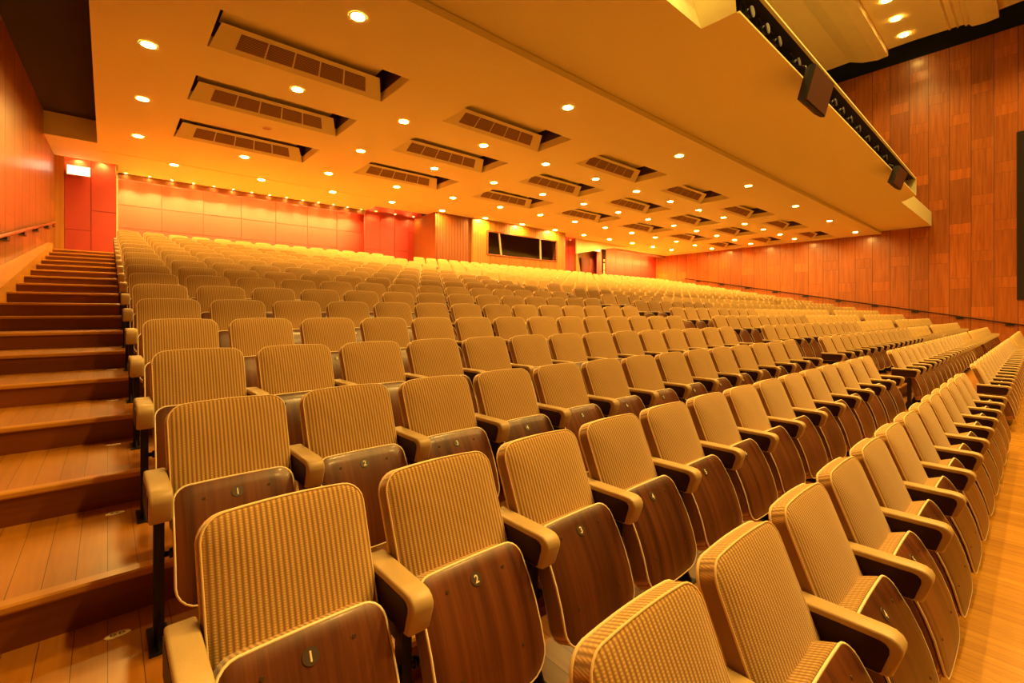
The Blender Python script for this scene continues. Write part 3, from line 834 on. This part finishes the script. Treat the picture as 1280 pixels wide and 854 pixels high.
for i in range(2): b.box(24.9 + i * .85, 24.9 + i * .85 + .83, 21.2, 21.26, zf, 3.9 + ZO); b.box(24.98 + i * .85, 25.65 + i * .85, 21.18, 21.2, zf + .2, 3.7 + ZO)
struct(b.build('door_5', M['doorred']))
t = thing('notice_post', 'narrow dark upright post with pale notices beside the far entrance', 'sign', (25.75, 19.9, zf))
b = MB(); b.box(-.16, .18, -.04, .04, 0, 4.42 + ZO - zf); b.build('post', M['dark'], t)
for z0, z1 in ((1.82, 1.98), (1.25, 1.70), (.93, 1.2), (.3, .42)):
    b = MB(); b.box(-.10, .06, -.052, -.038, z0, z1); b.build('notice', M['plaque'], t)

def sign(label, x, y, z, w_, h_):
    t = thing('exit_sign', label, 'sign', (x, y, z), 'lit signs above the doors')
    b = MB(); b.box(-w_ / 2 - .02, w_ / 2 + .02, -.03, .06, -h_ / 2 - .02, h_ / 2 + .02); b.build('case', M['ring'], t)
    b = MB(); b.box(-w_ / 2, w_ / 2, -.036, -.028, -h_ / 2, h_ / 2); b.build('lit_face', M['sign'], t)
sign('wide glowing white sign on the red door at the top of the steps', -.66, 19.20, 4.32 + ZO, .50, .26)
sign('small glowing white sign above the far dark entrance', 24.75, 19.7, 4.27 + ZO, .6, .16)

# little lamps along the valances
D['sl'] = finish(lens(.032), 'lens', M['spotdim']); D['sr'] = finish(ringm(.03, .05, .012), 'trim_ring', M['ring'])
D['dl'] = finish(lens(.045), 'lens', M['doorspot'])
D['wl'] = finish(lens(.045), 'lens', M['spot']); D['wr'] = finish(ringm(.043, .06, .03), 'trim_ring', M['ring'])
for w_i, (x0, x1, wn) in enumerate(((.45, 8.5, 'first'), (26.6, 32.9, 'far'))):
    n = 14
    for i in range(n):
        x = x0 + (x1 - x0) * i / (n - 1)
        t = thing('valance_lamp', f'tiny ceiling lamp before the {("near", "far")[w_i]} red wall valance, {ORD[i + 1]} from its stair-side end', 'downlight', (x, 19.93, ZC - .003), 'tiny lamps before the valances')
        part('lens', D['sl'], t); part('trim_ring', D['sr'], t)
    n = 12
    for i in range(n):
        x = x0 + .1 + (x1 - x0 - .2) * i / (n - 1)
        t = thing('wall_washer', f'small lamp behind the {("near", "far")[w_i]} valance lighting red panels, {ORD[i + 1]} from its stair-side end', 'downlight', (x, 20.32, 4.55 + ZO), 'lamps behind the valances')
        part('lens', D['wl'], t); part('trim_ring', D['wr'], t)
def washers(X, y, z, label):
    for i, x in enumerate(X):
        t = thing('wall_washer', label(i), 'downlight', (x, y, z), 'lamps over the red doors')
        part('lens', D['dl'], t); part('trim_ring', D['wr'], t)
washers([-.66, -.12], 19.17, ZC + .10, lambda i: 'small lamp washing the red door below the stair-top ceiling, ' + ('nearer the wood wall', 'nearer the seats')[i])
washers([9.2, 10.15, 11.1], 19.95, ZC + .02, lambda i: f'small lamp over the red door bay beside the projection room, {ORD[i + 1]} from the red wall')
washers([22.1, 22.8], 19.7, ZC + .02, lambda i: 'small lamp over the red strip beyond the projection room, ' + ('nearer it', 'nearer the entrance')[i])

# ------------------------------------------------------------------ light of the hall
def spot(x, y, z, e, size=2.4, soft=.25):
    li = bpy.data.lights.new('hall lamp', 'SPOT'); li.energy = e; li.color = LC; li.spot_size = size; li.spot_blend = .6; li.shadow_soft_size = soft
    o = bpy.data.objects.new('hall lamp', li); COL.objects.link(o); o.location = (x, y, z)
    return o
HE = 560
for y in (-5.5, -1., 4.87):
    for x in (6., 10.5, 15., 19.5, 24., 29.85):
        spot(x, y, 14.3 + ZO, HE * (1.9 if x < 11 else 1.))
# the lamp inside the lit well of the balcony soffit
wlz = bpy.data.lights.new('well lamp', 'POINT'); wlz.energy = 14; wlz.color = LC; wlz.shadow_soft_size = .08
o = bpy.data.objects.new('well lamp', wlz); COL.objects.link(o); o.location = (6.3, 3.5, ZS + .9)

w_ = bpy.data.worlds.new('hall air'); SC.world = w_; w_.use_nodes = True
w_.node_tree.nodes['Background'].inputs[0].default_value = (1., .50, .15, 1); w_.node_tree.nodes['Background'].inputs[1].default_value = .012

# ------------------------------------------------------------------ camera and colour
cam = bpy.data.cameras.new('camera'); co = bpy.data.objects.new('camera', cam); COL.objects.link(co)
co.location = (0, 0, ZO); co.rotation_euler = (PI / 2, 0, CA - PI / 2)
cam.sensor_fit = 'HORIZONTAL'; cam.sensor_width = 36.; cam.lens = 579.386 / 1280 * 36; cam.shift_y = -34.95 / 1280
cam.clip_start = .02; cam.clip_end = 200
SC.camera = co
SC.view_settings.view_transform = 'Standard'; SC.view_settings.look = 'None'; SC.view_settings.gamma = 1.; SC.view_settings.use_curve_mapping = False
SC.view_settings.exposure = 1.6
SC.cycles.use_denoising = True
SC.cycles.max_bounces = 8; SC.cycles.diffuse_bounces = 5
